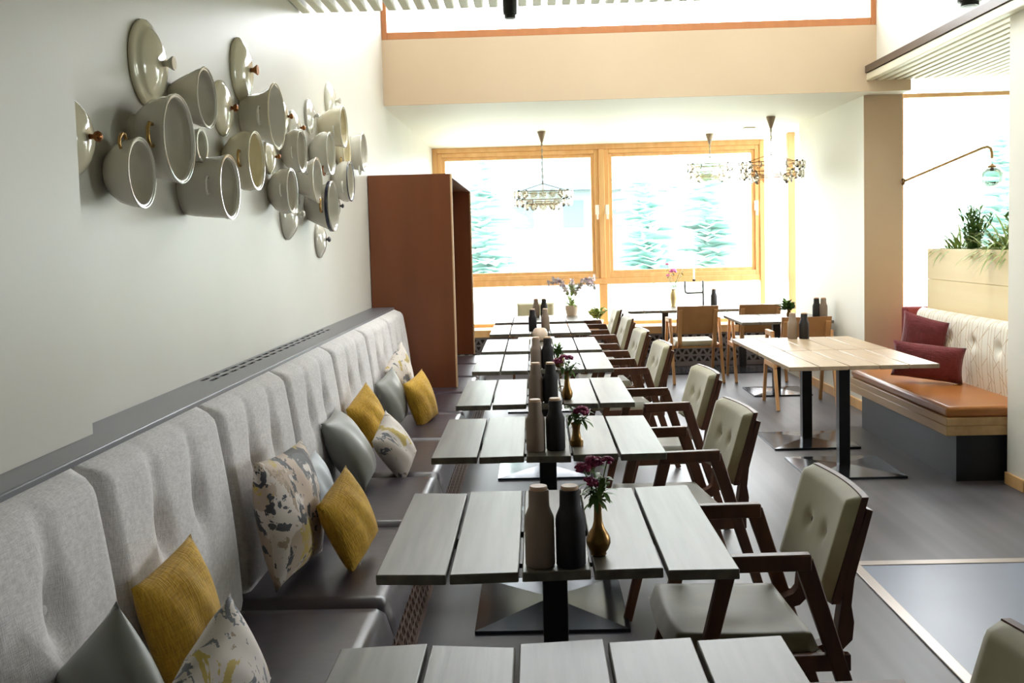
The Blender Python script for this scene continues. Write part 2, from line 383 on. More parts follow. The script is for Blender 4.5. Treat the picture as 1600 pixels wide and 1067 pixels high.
# entrance tile with metal strips, laid in the floor
struct(B(1.49, 2.9, -3, 4.60, .0, .004).build('floor_tile', M['tile']))
struct(B(1.44, 1.49, -3, 4.66, .0, .008).build('trim_1', M['strip'], bevel=.003))
struct(B(1.49, 2.9, 4.60, 4.66, .0, .008).build('trim_2', M['strip'], bevel=.003))
struct(B(XW-.15, XW, -3, YW+.2, 0, 5.2).build('wall_left', M['wall']))
struct(B(XW, -1.155, -3, 2.53, 1.0905, 5.2).build('wall_left_pilaster', M['wall']))
struct(B(-1.4, 6.0, -3.15, -3, 0, 3.2).build('wall_back', M['wall']))
# fascia over the bay: clerestory above it
struct(MB().box(XW, 3.155, YB, YB+.015, ZC, 3.264).box(XW, 3.155, YB+.015, YF+.3, ZC+.15, 3.264).build('wall_fascia', M['taupe']))
struct(B(XW-.15, 3.3, YB, YF+.3, 4.9, 5.2).build('wall_fascia_top', M['white']))
win = MB(); frame_y = (YB+.004, YB+.1)
win.box(XW, XW+.045, *frame_y, 3.264, 4.9); win.box(XV-.105, XV-.06, *frame_y, 3.264, 4.9)
win.box(XW+.045, XV-.105, *frame_y, 3.264, 3.325); win.box(XW+.045, XV-.105, *frame_y, 4.83, 4.9)
cl = struct(win.build('window_1', M['brown_frame'], bevel=.004))
B(XW+.045, XV-.105, YB+.05, YB+.058, 3.325, 4.83).build('pane', M['glass'], cl)
# bay walls
wb = MB(); wb.box(XA, 3.165, YF, 10.75, 0, ZC); wb.box(XA, 3.165, 10.75, YW, 0, .5)
struct(wb.build('wall_right', M['white']))
struct(B(XA-.004, 3.165, YF-.012, YF, 0, ZC-.002).build('wall_pillar', M['taupe_shaded']))
struct(B(XW-.15, 3.155, YB+.015, YW+.3, ZC, ZC+.15).build('ceiling_bay', M['white']))
struct(B(XA-.018, XA, YF, 10.75, 0, .085).build('baseboard_right', M['oak_frame'], bevel=.003))
d = struct(B(2.3, 2.42, 10.9, 10.98, ZC-.012, ZC-.001).build('trim_3', M['white']))
# main bay window
wz0, wz1 = .5, ZC
def frame(mb, x0, x1, z0, z1, t, y0, y1):
    mb.box(x0, x0+t, y0, y1, z0, z1); mb.box(x1-t, x1, y0, y1, z0, z1); mb.box(x0+t, x1-t, y0, y1, z0, z0+t); mb.box(x0+t, x1-t, y0, y1, z1-t, z1); return mb
mw = MB(); frame(mw, XW, XA, wz0-.02, wz1, .06, YW, YW+.14)
mw.box(XW+.06, XA-.06, YW+.01, YW+.13, 1.0, 1.075); mw.box(.80, .90, YW+.02, YW+.13, wz0, 1.0); mw.box(.815, .885, YW-.01, YW+.13, 1.075, wz1-.06)
wo = struct(mw.build('window_2', M['oak_frame'], bevel=.006))
for (x0, x1) in ((XW+.06, .815), (.885, XA-.06)):
    sm = MB(); frame(sm, x0, x1, 1.075, wz1-.06, .055, YW+.015, YW+.1); s = sm.build('sash', M['oak_frame'], wo, bevel=.006)
    sm = MB(); frame(sm, x0+.055, x1-.055, 1.13, wz1-.115, .04, YW+.035, YW+.085); sm.build('glazing_bead', M['oak_frame'], s, bevel=.004)
    B(x0+.09, x1-.09, YW+.055, YW+.063, 1.165, wz1-.15).build('pane', M['glass'], wo)
B(XW+.06, .80, YW+.06, YW+.068, wz0+.04, 1.0).build('pane', M['glass'], wo)
B(.90, XA-.06, YW+.06, YW+.068, wz0+.04, 1.0).build('pane', M['glass'], wo)
for x in (.79, .91, 2.74):
    h = MB().box(x-.022, x+.022, YW-.012, YW+.014, 1.86, 1.98).box(x-.012, x+.012, YW-.045, YW-.012, 1.88, 1.90).box(x-.012, x+.012, YW-.05, YW-.035, 1.80, 1.90)
    tag(h.build('handle', M['candle'], wo, bevel=.003), 'white window handle plate')
sw = MB(); y0, y1 = 10.75, YW
sw.box(XA+.1, XA+.2, y0, y0+.05, .5, ZC); sw.box(XA+.1, XA+.18, 11.60, 11.70, .5, ZC); sw.box(XA+.1, XA+.2, y0, y1, .5, .56)
so = struct(sw.build('window_3', M['oak_frame'], bevel=.005))
B(XA+.145, XA+.153, y0+.05, 11.60, .56, ZC).build('pane', M['glass'], so); B(XA+.145, XA+.153, 11.70, y1, .56, ZC).build('pane', M['glass'], so)
# sill bench of the bay with its pierced radiator front
struct(B(XW, XA, 11.93, YW, .41, .5).build('window_sill', M['oak_frame'], bevel=.006))
struct(B(XW, XA, 12.03, YW, 0, .41).build('wall_far', M['dark']))
rc = thing('radiator_cover', 'long pierced metal radiator cover under the wide bay window', 'radiator cover', (.8, 11.96, 0))
perf(MB(), (-2.0, 0, .05), (1, 0, 0), (0, 0, 1), 40, 4, .1, .56).build('pierced_sheet', M['pewter'], rc)
MB().box(-2.02, 2.02, -.006, .006, .01, .05).box(-2.02, 2.02, -.006, .006, .396, .41).build('rail', M['pewter'], rc)
# right-hand window
rw = MB(); rw.box(3.167, 3.195, 8.70, 8.80, 0, 3.2); rw.box(3.195, 5.5, 8.72, 8.80, 2.70, 2.735); rw.box(5.45, 5.5, 8.72, 8.82, 0, 2.7); rw.box(3.195, 5.45, 8.72, 8.82, 0, .08)
ro = struct(rw.build('window_4', M['oak_frame'], bevel=.004))
B(3.195, 5.45, 8.765, 8.773, .08, 2.7).build('pane', M['glass'], ro); B(3.195, 5.45, 8.765, 8.773, 2.735, 3.2).build('pane', M['glass'], ro)
struct(B(3.167, 5.65, 8.70, 8.9, 3.2, 3.4).build('wall_right_lintel', M['white']))
# outer right side of the room, glazed, and the wall end beside the bench
wr = MB(); wr.box(5.5, 5.65, -3, 3.4, 0, 3.0); wr.box(5.5, 5.65, 5.2, 8.9, 0, 3.0); wr.box(5.5, 5.65, 3.4, 5.2, 0, .8); wr.box(5.5, 5.65, 3.4, 5.2, 2.4, 3.0)
struct(wr.build('wall_right_outer', M['white']))
gw = MB(); gw.box(5.52, 5.6, 3.4, 3.46, .8, 2.4); gw.box(5.52, 5.6, 5.14, 5.2, .8, 2.4); gw.box(5.52, 5.6, 3.46, 5.14, .8, .86); gw.box(5.52, 5.6, 3.46, 5.14, 2.34, 2.4)
go = struct(gw.build('window_5', M['oak_frame']))
B(5.55, 5.558, 3.46, 5.14, .86, 2.34).build('pane', M['glass'], go)
struct(B(2.86, 3.4, 5.85, 6.085, 0, ZS-.002).build('wall_right_end', M['white'], bevel=.004))
struct(MB().box(2.845, 2.86, 5.835, 6.085, 0, .075).box(2.845, 3.4, 5.835, 5.85, 0, .075).build('baseboard_right_end', M['oak_frame'], bevel=.003))
# slatted ceiling around the light well
cb = MB(); cb.box(-1.4, 5.65, -3.15, YV-.03, 2.90, 3.0); cb.box(2.9, 5.65, YV-.03, 8.42, 2.94, 3.0); cb.box(3.06, 5.65, 8.38, 8.42, 3.0, 3.4); cb.box(3.06, 5.65, 8.42, 8.9, 3.36, 3.4)
ce = struct(cb.build('ceiling', M['dark']))
sl = MB().box(-.024, .024, -2.9, YV, ZS, ZS+.06)
n = 0; proto = None; x = XW+.03
while x < 2.78:
    if proto is None: proto = sl.build('slat', M['slat'], ce, bevel=.006)
    else: c = proto.copy(); COL.objects.link(c); proto2 = c; c.location = (x, 0, 0)
    if n == 0: proto.location = (x, 0, 0)
    n += 1; x += .078
sl = MB().box(-.026, .026, -2.9, 8.42, ZS-.01, ZS+.05); proto = None
x = 2.81
while x < 5.45:
    if proto is None: proto = sl.build('slat', M['slat'], ce, bevel=.006); proto.location = (x, 0, 0)
    else: c = proto.copy(); COL.objects.link(c); c.location = (x, 0, 0)
    x += .078
struct(B(2.775, 2.83, YV, 8.42, ZS+.055, ZS+.11).build('trim_4', M['trim_dark']))
# well above the slats
struct(B(XV-.06, XV+.12, YV-.1, YF+.3, 2.94, 5.2).build('wall_well_right', M['white']))
struct(B(XW, XV, YV-.13, YV-.03, 3.0, 5.2).build('wall_well_near', M['white']))
cw = MB(); cw.box(XW-.15, XV+.12, YV-.13, 6.4, 5.0, 5.2); cw.box(XW-.15, XV+.12, 7.6, YF+.3, 5.0, 5.2); cw.box(XW-.15, -.35, 6.4, 7.6, 5.0, 5.2); cw.box(2.05, XV+.12, 6.4, 7.6, 5.0, 5.2)
co = struct(cw.build('ceiling_well', M['white']))
B(-.35, 2.05, 6.4, 7.6, 5.1, 5.108).build('pane', M['glass'], co)  # unseen skylight, added to bring daylight onto the fascia

# ------------------------------------------------------------------ outside
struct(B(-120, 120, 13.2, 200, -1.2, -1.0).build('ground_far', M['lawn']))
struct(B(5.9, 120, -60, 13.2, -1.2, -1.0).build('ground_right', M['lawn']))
def conifer(x, y, h, r, label):
    rn = random.Random(int(x*10+y)); mb = MB()
    for k in range(420):
        q = rn.random()**1.25; z = h*(.08+.9*q); ln = r*(1-q)**.85+.25; a = rn.uniform(0, 2*PI)
        mb.blade((0, 0, z), (math.cos(a), math.sin(a), .25), ln, .30*ln+.25, .75, 3)
    t = thing('conifer_tree', label, 'tree', (x, y, -1.0), group='conifers beyond the windows')
    mb.build('foliage', M['tree'], t); MB().lathe([(.3, 0), (.2, h*.2), (.04, h)], 8).build('trunk', M['tree'], t)
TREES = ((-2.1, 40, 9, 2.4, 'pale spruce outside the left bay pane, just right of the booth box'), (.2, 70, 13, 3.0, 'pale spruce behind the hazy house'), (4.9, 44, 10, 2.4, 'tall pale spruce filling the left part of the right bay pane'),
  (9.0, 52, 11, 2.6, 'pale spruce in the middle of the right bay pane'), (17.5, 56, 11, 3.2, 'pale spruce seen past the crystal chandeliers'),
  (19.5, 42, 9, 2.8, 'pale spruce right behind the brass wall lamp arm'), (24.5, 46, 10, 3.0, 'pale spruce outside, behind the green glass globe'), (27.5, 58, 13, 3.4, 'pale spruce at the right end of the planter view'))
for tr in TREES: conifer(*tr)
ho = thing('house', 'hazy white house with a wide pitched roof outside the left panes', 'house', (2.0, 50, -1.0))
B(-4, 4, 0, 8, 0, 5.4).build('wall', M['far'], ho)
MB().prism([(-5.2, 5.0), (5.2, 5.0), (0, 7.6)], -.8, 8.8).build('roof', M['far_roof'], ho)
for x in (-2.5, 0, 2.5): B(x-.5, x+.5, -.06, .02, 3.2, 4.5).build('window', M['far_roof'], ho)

# ================================================================== BANQUETTE
bq = thing('banquette', 'long built-in banquette with buttoned grey back and aubergine leather seat', 'banquette', (0, 0, 0))
seams = [-.35, .50, 1.35, 2.20, 3.04, 3.88, 4.78, 5.72, 6.62, 7.42]
ZB = .85
def back_panel(y0, y1):
    wd = y1-y0; bt = [wd*.34, wd*.67]
    def fn(u, v):
        y = u*wd; z = .44+v*.635
        e = min(y, wd-y); et = max(0, 1-e/.045)
        tt = max(0, 1-(1.075-z)/.05)
        depth = .066+.012*math.sin(PI*min(1, max(0, (z-.44)/.62)))
        depth *= math.sqrt(max(0, 1-et*et))*.9+.1*(1-et)
        depth *= math.sqrt(max(0, 1-tt*tt))
        for b in bt:
            dy = y-b
            depth -= .040*math.exp(-((dy/.042)**2+((z-ZB)/.055)**2))
            if z > ZB: depth -= .018*math.exp(-(dy/.03)**2)*(1-.6*(z-ZB)/.22)
            else:
                q = (ZB-z)/.4; depth -= .014*math.exp(-((dy-.05*q)/(.03+.07*q))**2)*max(0, 1-q)
        x = -1.058+max(0, depth)+(.44+.635-z)*.105
        return (x, y0+.004+u*(wd-.008), z)
    mb = MB().grid(44, 36, fn)
    p = mb.build('backrest_panel', M['backfab'], bq, smooth=80)
    for b in bt:
        MB().ball((-1.058+.066+.0105-.040+.0236+.002, y0+b, ZB), .011, 10, 6, (.5, 1, 1)).build('button', M['backfab'], p, smooth=60)
for a, b in zip(seams, seams[1:]): back_panel(a, b)
sb = [-.45, .40, 1.25, 2.10, 2.955, 3.81, 4.63, 5.48, 6.33, 7.18, 8.05, 8.9, 9.6]
for a, b in zip(sb, sb[1:]):
    def fn(u, v):
        x = -1.0+u*.545; y = a+.004+v*(b-a-.008); ex = max(0, 1-(1-u)*.545/.05); e = min(v, 1-v)*(b-a); ey = max(0, 1-e/.035)
        return (x-.018*0, y, .365+.105*math.sqrt(max(0, 1-ex**2.4))*(1-.22*ey*ey) + .006*math.sin(PI*v)*math.sin(PI*min(1, u*1.1)))
    cu = MB().grid(24, 24, fn)
    cu.box(-1.0, -.457, a+.004, b-.004, .355, .367)
    cu.build('seat_cushion', M['leather'], bq, smooth=75)
perf(MB(), (-.50, -.4, .03), (0, 1, 0), (0, 0, 1), 143, 4, .07, .58, .004).build('pierced_front', M['bronze'], bq)
MB().box(-.515, -.497, -.4, 9.6, .0, .03).box(-.515, -.497, -.4, 9.6, .272, .355).build('front_rail', M['bronze'], bq)
B(-1.2, -.53, -.4, 9.6, 0, .355).build('base', M['dark'], bq)
# ledge with vent slots
lg = thing('wall_ledge', 'narrow grey ledge behind the banquette with two rows of vent slots', 'ledge', (0, 0, 0))
xs = [XW, -1.212, -1.196, -1.178, -1.162, -1.065]; nsl = 18; ya, yb = 3.50, 5.60
ys = [-.4]
for i in range(nsl): p = (yb-ya)/nsl; ys += [ya+i*p+.02, ya+i*p+p-.02]
ys.append(7.42); mb = MB()
for i in range(len(xs)-1):
    if i in (1, 3):
        for j in range(0, len(ys)-1, 2): mb.box(xs[i], xs[i+1], ys[j], ys[j+1], 1.075, 1.09)
    else: mb.box(xs[i], xs[i+1], ys[0], ys[-1], 1.075, 1.09)
mb.build('ledge_top', M['ledge'], lg)
B(-1.075, -1.058, -.4, 7.42, 1.052, 1.0895).build('front_lip', M['ledge'], lg, bevel=.003)
B(XW+.001, -1.075, -.4, 7.42, 1.0, 1.05).build('duct', M['dark'], lg)

# wooden niche
cn = thing('wooden_niche', 'tall cherry veneer booth box standing over the banquette end', 'booth box', (0, 7.43, 0))
def side(y0, y1):
    B(XW+.005, -.612, y0, y1, .476, 2.075).build('side_panel', M['cherry'], cn)
    B(-.612, -.60, y0, y1, .476, 2.075).build('highlight_strip', M['edge_highlight'], cn)
side(0, .03); side(2.19, 2.22)
B(XW+.005, -.60, .03, 2.19, 2.045, 2.075).build('top_panel', M['cherry'], cn)
B(XW+.005, XW+.025, .03, 2.19, .476, 2.045).build('back_panel', M['cherry'], cn)

# ================================================================== TABLES
def table(x0, x1, y0, y1, label, bm, nb=5, rag=.016, group=None, plate=.62, th=.026, name='plank_table', z=.74):
    cx, cy = (x0+x1)/2, (y0+y1)/2
    t = thing(name, label, 'table', (cx, cy, 0), group=group)
    wd = (x1-x0)/nb; g = .0045; hy = (y1-y0)/2
    rn = random.Random(int(y0*100))
    for i in range(nb):
        a = x0-cx+i*wd+(g if i else 0); b = x0-cx+(i+1)*wd-(g if i < nb-1 else 0)
        k = rn.uniform(-rag, rag); k2 = k+rn.choice((0, 0, 1, -1))*rag*1.2; j = rn.uniform(-rag, rag)*.5; j2 = j+rn.choice((0, 1, -1))*rag*.6
        mb = MB().hexa([(a, -hy+j, z-th), (b, -hy+j2, z-th), (b, hy+k2, z-th), (a, hy+k, z-th)], [(a, -hy+j, z), (b, -hy+j2, z), (b, hy+k2, z), (a, hy+k, z)])
        mb.build('board', bm, t, bevel=.003)
    MB().box(-.26, .26, -.26, .26, z-th-.012, z-th).box(-.40, .40, -.03, .03, z-th-.03, z-th-.0).build('under_frame', M['black'], t)
    B(-.036, .036, -.036, .036, .03, z-th-.012).build('column', M['black'], t, bevel=.004)
    p = plate/2
    MB().add([(-p,-p,0),(p,-p,0),(p,p,0),(-p,p,0),(-p,-p,.014),(p,-p,.014),(p,p,.014),(-p,p,.014),(-.035,-.035,.034),(.035,-.035,.034),(.035,.035,.034),(-.035,.035,.034)],
             [(3,2,1,0),(0,1,5,4),(1,2,6,5),(2,3,7,6),(3,0,4,7),(4,5,9,8),(5,6,10,9),(6,7,11,10),(7,4,8,11),(8,9,10,11)]).build('base_plate', M['plate'], t)
    return t
TX0, TX1 = -.415, .487
tys = [(1.14, 1.99), (2.42, 3.235), (3.757, 4.60), (4.958, 5.87), (6.28, 7.20), (7.40, 8.33), (8.80, 9.75), (10.03, 10.90)]
tl = ['plank-topped table nearest the camera, bare, its front cut off',
      'plank-topped table with a round-bellied brass vase and two tall bottles',
      'plank-topped table with a short brass vase on a ring foot, third from the camera',
      'plank-topped table with a handled brass jug of magenta flowers, fourth from the camera',
      'plank-topped table with a small plant pot and bottles, fifth from the camera',
      'plank-topped table in front of the cream tealight lantern, sixth from the camera',
      'plank-topped table with the black bottle left of the beige one, seventh from the camera',
      'plank-topped table at the far end of the banquette row, with the orchid']
for (a, b), l in zip(tys, tl): table(TX0, TX1, a, b, l, M['board'], group='plank tables along the banquette')
table(1.555, 2.475, 6.14, 7.00, 'light oak table in front of the cognac bench, its nearer half, bare', M['tan_board'], rag=.002, group='light oak tables')
table(1.555, 2.475, 7.02, 7.92, 'light oak table with beige and black bottles beside the cognac bench', M['tan_board'], rag=.002, group='light oak tables')
table(1.94, 2.80, 9.39, 10.33, 'dark plank table against the right wall of the window bay', M['board'], rag=.003, group='bay tables', plate=.56)
table(1.04, 1.95, 11.17, 11.90, 'dark plank table at the bay window, carrying the candelabra', M['board'], rag=.003, group='bay tables', plate=.56)
table(1.97, 2.80, 11.17, 11.90, 'dark plank table in the right corner of the bay window', M['board'], rag=.003, group='bay tables', plate=.56)

# ================================================================== CHAIRS (face -x)
def make_chair(wood, seatm, backm, shell, buttons=True):
    t = thing('dining_armchair', '', 'chair')
    for s in (-1, 1):
        y = s*.262
        MB().bar((-.285, y, 0), (-.115, y, .668), .034, .028, .046, .028).build('leg', wood, t, bevel=.004)
        MB().bar((.305, y, 0), (.088, y, .672), .034, .028, .052, .028).build('leg', wood, t, bevel=.004)
        MB().bar((-.135, y, .668), (.108, y, .668), .046, .036).build('armrest', wood, t, bevel=.005)
        B(-.205, .215, y-.013, y+.013, .362, .408).build('side_rail', wood, t, bevel=.003)
    MB().box(-.20, .14, -.249, .249, .368, .40).build('seat_frame', wood, t, bevel=.004)
    def top(u, v):
        x = -.265+u*.415; y = (v-.5)*.462; e = min(u, 1-u)*.415; f = min(v, 1-v)*.462
        k = max(0, 1-e/.028); q = max(0, 1-f/.028); r = min(1, math.hypot(k, q))
        return (x-.012*math.cos(PI*(v-.5))*(1-u), y, .402+.052*math.sqrt(max(0, 1-r*r))-.012*math.sin(PI*u)*math.sin(PI*v)-.010*u)
    MB().grid(20, 20, top).add([(-.265, -.231, .400), (.15, -.231, .400), (.15, .231, .400), (-.265, .231, .400)], [(0, 3, 2, 1)]).build('seat', seatm, t, smooth=70)
    # back pad: slightly hollow, leaning back
    def bp(d):
        def fn(u, v):
            y = (u-.5)*.43; z = .53+v*.295; x = .178+v*.088+.018*(1-(2*u-1)**2)
            e = min(u, 1-u)*.43; f = min(v, 1-v)*.295; k = max(0, 1-e/.022); q = max(0, 1-f/.022); r = min(1, math.hypot(k, q))
            th = .036*math.sqrt(max(0, 1-r*r)) if d else 0
            if d and buttons:
                for b in (-.07, .07): th -= .016*math.exp(-(((y-b)/.022)**2+((z-.685)/.022)**2))
            return (x-th, y, z+th*.15)
        return fn
    pad = MB().grid(26, 20, bp(1)).build('back_pad', backm, t, smooth=70)
    if buttons:
        for b in (-.07, .07): MB().ball((.178+.0462+.017-.022, b, .688), .010, 10, 6, (.5, 1, 1)).build('button', M['seat_olive'], pad, smooth=60)
    sh = MB(); sh.grid(10, 1, lambda u, v: (.180+v*.088+.018*(1-(2*u-1)**2), (u-.5)*.434, .528+v*.30)); sh.grid(10, 1, lambda u, v: (.204+v*.082+.018*(1-(2*u-1)**2), (u-.5)*.434, .528+v*.30), True)
    n = 22
    for i in range(10): sh.f += [(i, i+1, n+i+1, n+i), (11+i, n+11+i, n+11+i+1, 11+i+1)]
    sh.f += [(0, n, n+11, 11), (10, 21, n+21, n+10)]
    sh.build('back_shell', shell, t, smooth=40)
    # bent plywood brackets from the seat up the back edges
    for s in (-1, 1):
        y = s*.185
        pts = [(.09, .385), (.15, .388), (.196, .402), (.222, .43), (.226, .47), (.219, .52), (.232, .60), (.262, .70), (.29, .79)]
        wds = [.034, .036, .042, .046, .044, .036, .030, .026, .02]
        mb = MB(); ring = []
        for i, (p, w_) in enumerate(zip(pts, wds)):
            a = Vector(pts[max(0, i-1)]); b = Vector(pts[min(len(pts)-1, i+1)]); d = (b-a).normalized(); nn = Vector((d.y, -d.x))
            P = Vector(p)
            if i <= 4: lo, hi = P+nn*w_*.5, P-nn*w_*.5
            else: lo, hi = P+nn*w_*.6, P-nn*w_*.2
            o = len(mb.v); mb.v += [(lo.x, y-.02, lo.y), (lo.x, y+.02, lo.y), (hi.x, y+.02, hi.y), (hi.x, y-.02, hi.y)]
            if i: mb.f += [(o-4+k, o-4+(k+1) % 4, o+(k+1) % 4, o+k) for k in range(4)]
        mb.f += [(3, 2, 1, 0), tuple(len(mb.v)-4+k for k in range(4))]
        mb.build('back_bracket', wood, t, smooth=40)
    return t
ch0 = make_chair(M['walnut'], M['seat_olive'], M['back_olive'], M['walnut'])
CG = 'khaki armchairs along the banquette row'
chs = [(.605, 1.62, 3, 'khaki buttoned armchair at the nearest table, only a back corner in view'),
       (.615, 2.94, 2, 'khaki buttoned armchair facing the table with the round-bellied vase'),
       (.60, 4.28, 6, 'khaki armchair with pale sunlit seat facing the third table'),
       (.67, 5.48, 5, 'khaki armchair facing the table with the handled brass jug'),
       (.62, 6.93, 4, 'khaki armchair facing the fifth table of the row'),
       (.585, 7.98, 4, 'khaki armchair facing the sixth table of the row'),
       (.60, 9.28, 3, 'khaki armchair facing the seventh table of the row'),
       (.60, 10.45, 2, 'khaki armchair facing the last table of the row, before the window')]
for i, (x, y, a, l) in enumerate(chs):
    c = ch0 if i == 0 else copy_tree(ch0)
    c.location = (x, y, 0); c.rotation_euler = (0, 0, math.radians(a)); tag(c, l, 'chair', CG)
c = copy_tree(ch0); c.location = (.0, 11.45, 0); c.rotation_euler = (0, 0, PI/2); tag(c, 'khaki armchair at the head of the last table, its back to the window', 'chair', CG)
ca = make_chair(M['ashwood'], M['seat_olive'], M['tan_leather'], M['tan_leather'], False)
for i, (x, y, a, l) in enumerate(((1.70, 10.80, -88, 'tan-backed ash armchair at the window table with the candelabra'), (2.38, 10.82, -92, 'tan-backed ash armchair half hidden behind the bay side table'), (2.39, 9.08, -91, 'tan-backed ash armchair behind the two light oak tables'))):
    c = ca if i == 0 else copy_tree(ca)
    c.location = (x, y, 0); c.rotation_euler = (0, 0, math.radians(a)); tag(c, l, 'chair', 'tan-backed ash armchairs')

# ================================================================== PILLOWS
def pillow(label, m, wd, ht, loc, rot, th=.11, group=None, name='cushion'):
    mb = MB(); n = 18
    def fn(sg):
        def g(u, v):
            a, b = 2*u-1, 2*v-1
            e = (1-abs(a)**2.2)*(1-abs(b)**2.2)
            pin = 1-.07*(1-b*b)*abs(a)**3; pin2 = 1-.07*(1-a*a)*abs(b)**3
            x = a*wd/2*pin; z = b*ht/2*pin2
            t = th/2*max(0, e)**.55
            t += .004*math.sin(9*a+3*b)*e
            return (x, sg*t, z)
        return g
    mb.grid(n, n, fn(1)); mb.grid(n, n, fn(-1), True)
    o = mb.build(name, m, None, smooth=70)
    bm = bmesh.new(); bm.from_mesh(o.data); bmesh.ops.remove_doubles(bm, verts=bm.verts, dist=.0005); bmesh.ops.recalc_face_normals(bm, faces=bm.faces); bm.to_mesh(o.data); bm.free()
    x, y, z = rot
    o.rotation_euler = Euler((x, y, z), 'XYZ'); o.location = loc
    tag(o, label, 'cushion', group); return o
PIL = [('grey-green satin cushion nearest the camera, against the banquette back', 'greypil', .28, .28, (-0.816, 1.811, 0.708), (-0.074, -0.732, -0.479)),
 ('mustard knit cushion standing behind the near leaf-print cushion', 'mustard', .28, .28, (-0.871, 2.325, 0.691), (-0.213, -0.160, 1.412)),
 ('leaf-print cushion nearest the camera, in front of a mustard one', 'pattern', .27, .27, (-0.666, 1.982, 0.656), (-0.050, -0.483, 1.304)),
 ('large dark leaf-print cushion, the biggest on the banquette', 'pattern_dark', .45, .41, (-0.834, 3.248, 0.685), (-0.146, 0.026, 1.463)),
 ('pale blue cushion mostly hidden behind the large leaf-print one', 'bluepil', .28, .28, (-0.855, 3.73, 0.625), (-0.290, 0.010, 1.489)),
 ('mustard cushion leaning beside the large leaf-print cushion', 'mustard', .28, .28, (-0.659, 3.349, 0.623), (-0.316, -0.283, 1.379)),
 ('grey satin cushion beside the second mustard and leaf-print pair', 'greypil', .36, .36, (-0.858, 4.436, 0.643), (-0.513, -0.037, 1.595)),
 ('mustard cushion behind the small pale leaf-print cushion, against the back', 'mustard', .265, .265, (-0.848, 4.892, 0.705), (-0.290, -0.390, 1.314)),
 ('small pale leaf-print cushion between grey and mustard cushions', 'pattern', .27, .27, (-0.690, 4.700, 0.594), (2.662, -2.735, -1.705)),
 ('leaf-print cushion farthest along the banquette, beside the cherry booth box', 'pattern', .32, .32, (-0.860, 6.161, 0.734), (3.100, -2.640, -1.847)),
 ('dark grey cushion in the farthest group, before the leaf-print one', 'greypil', .32, .32, (-0.866, 5.855, 0.639), (-0.239, -0.198, 1.388)),
 ('mustard cushion farthest along the banquette, near the booth box', 'mustard', .31, .31, (-0.713, 6.03, 0.609), (-0.264, -0.173, 1.302))]
for p in PIL: pillow(p[0], M[p[1]], p[2], p[3], p[4], p[5], th=.12 if p[2] < .35 else .16, group='cushions on the banquette')
pillow('square burgundy cushion against the line-print bench back', M['burgundy'], .34, .33, (2.876, 7.433, 0.776), (0.310, 0.254, -0.718), .11, 'burgundy cushions')
pillow('long burgundy cushion lying in front of the square one', M['burgundy'], .48, .29, (2.762, 7.064, 0.631), (0.363, 0.106, -0.446), .13, 'burgundy cushions')

# ================================================================== RIGHT BENCH AND PLANTER
rb = thing('corner_bench', 'cognac leather bench with line-print buttoned back on navy plinth', 'bench', (2.5, 6.1, 0))
B(.085, .62, .06, 1.84, 0, .30).build('plinth', M['navy_base'], rb)
for z0, z1 in ((.297, .358), (.3585, .408)): B(0, .64, 0, 1.86, z0, z1).build('seat_board', M['bench_oak'], rb, bevel=.004)
B(.004, .56, .004, 1.86, .409, .476).build('seat_cushion', M['tan_seat'], rb, bevel=.024, seg=5)
bts = [.42, .80, 1.18, 1.56]
def rbk(u, v):
    y = u*1.86; z = .47+v*.485; e = min(y, 1.86-y); et = max(0, 1-e/.04); tt = max(0, 1-(.955-z)/.05)
    d = .05+.02*math.sin(PI*v); d *= math.sqrt(max(0, 1-et*et)); d *= math.sqrt(max(0, 1-tt*tt))
    for b in bts: d -= .04*math.exp(-(((y-b)/.035)**2+((z-.78)/.04)**2))
    return (.57-max(0, d)-.0, y, z)
bk = MB().grid(60, 30, rbk).build('backrest', M['geo'], rb, smooth=75)
for b in bts: MB().ball((.57-.028, b, .78), .012, 10, 6, (.5, 1, 1)).build('button', M['geo'], bk, smooth=60)
B(.572, .62, 0, 1.86, .41, .93).build('back_board', M['bench_oak'], rb)
pb = thing('planter_box', 'tall pale pine planter box behind the line-print bench back', 'planter', (3.125, 6.2, 0))
for z0, z1 in ((.0, .93), (.932, 1.175), (1.177, 1.415)): B(0, .03, 0, 1.80, z0, z1).build('plank', M['pine'], pb, bevel=.002)
MB().box(.03, .40, 0, .03, 0, 1.415).box(.03, .40, 1.77, 1.80, 0, 1.415).box(.37, .40, .03, 1.77, 0, 1.415).build('box_side', M['pine'], pb)
B(.03, .37, .03, 1.77, 1.30, 1.36).build('soil', M['soil'], pb)
def spider(loc, label, n, ln, name='spider_plant'):
    rn = random.Random(int(loc[1]*100)); mb = MB()
    for i in range(n):
        a = rn.uniform(0, 2*PI); el = rn.uniform(.35, 1.3); l = ln*rn.uniform(.6, 1.15)
        mb.blade((rn.uniform(-.05, .05), rn.uniform(-.06, .06), 0), (math.cos(a), math.sin(a), math.tan(el)), l, .016, rn.uniform(1.3, 2.6), 7)
    o = mb.build(name, M['leaf_light'], None, smooth=60); o.location = loc
    return tag(o, label, 'plant', 'plants in the pine planter')
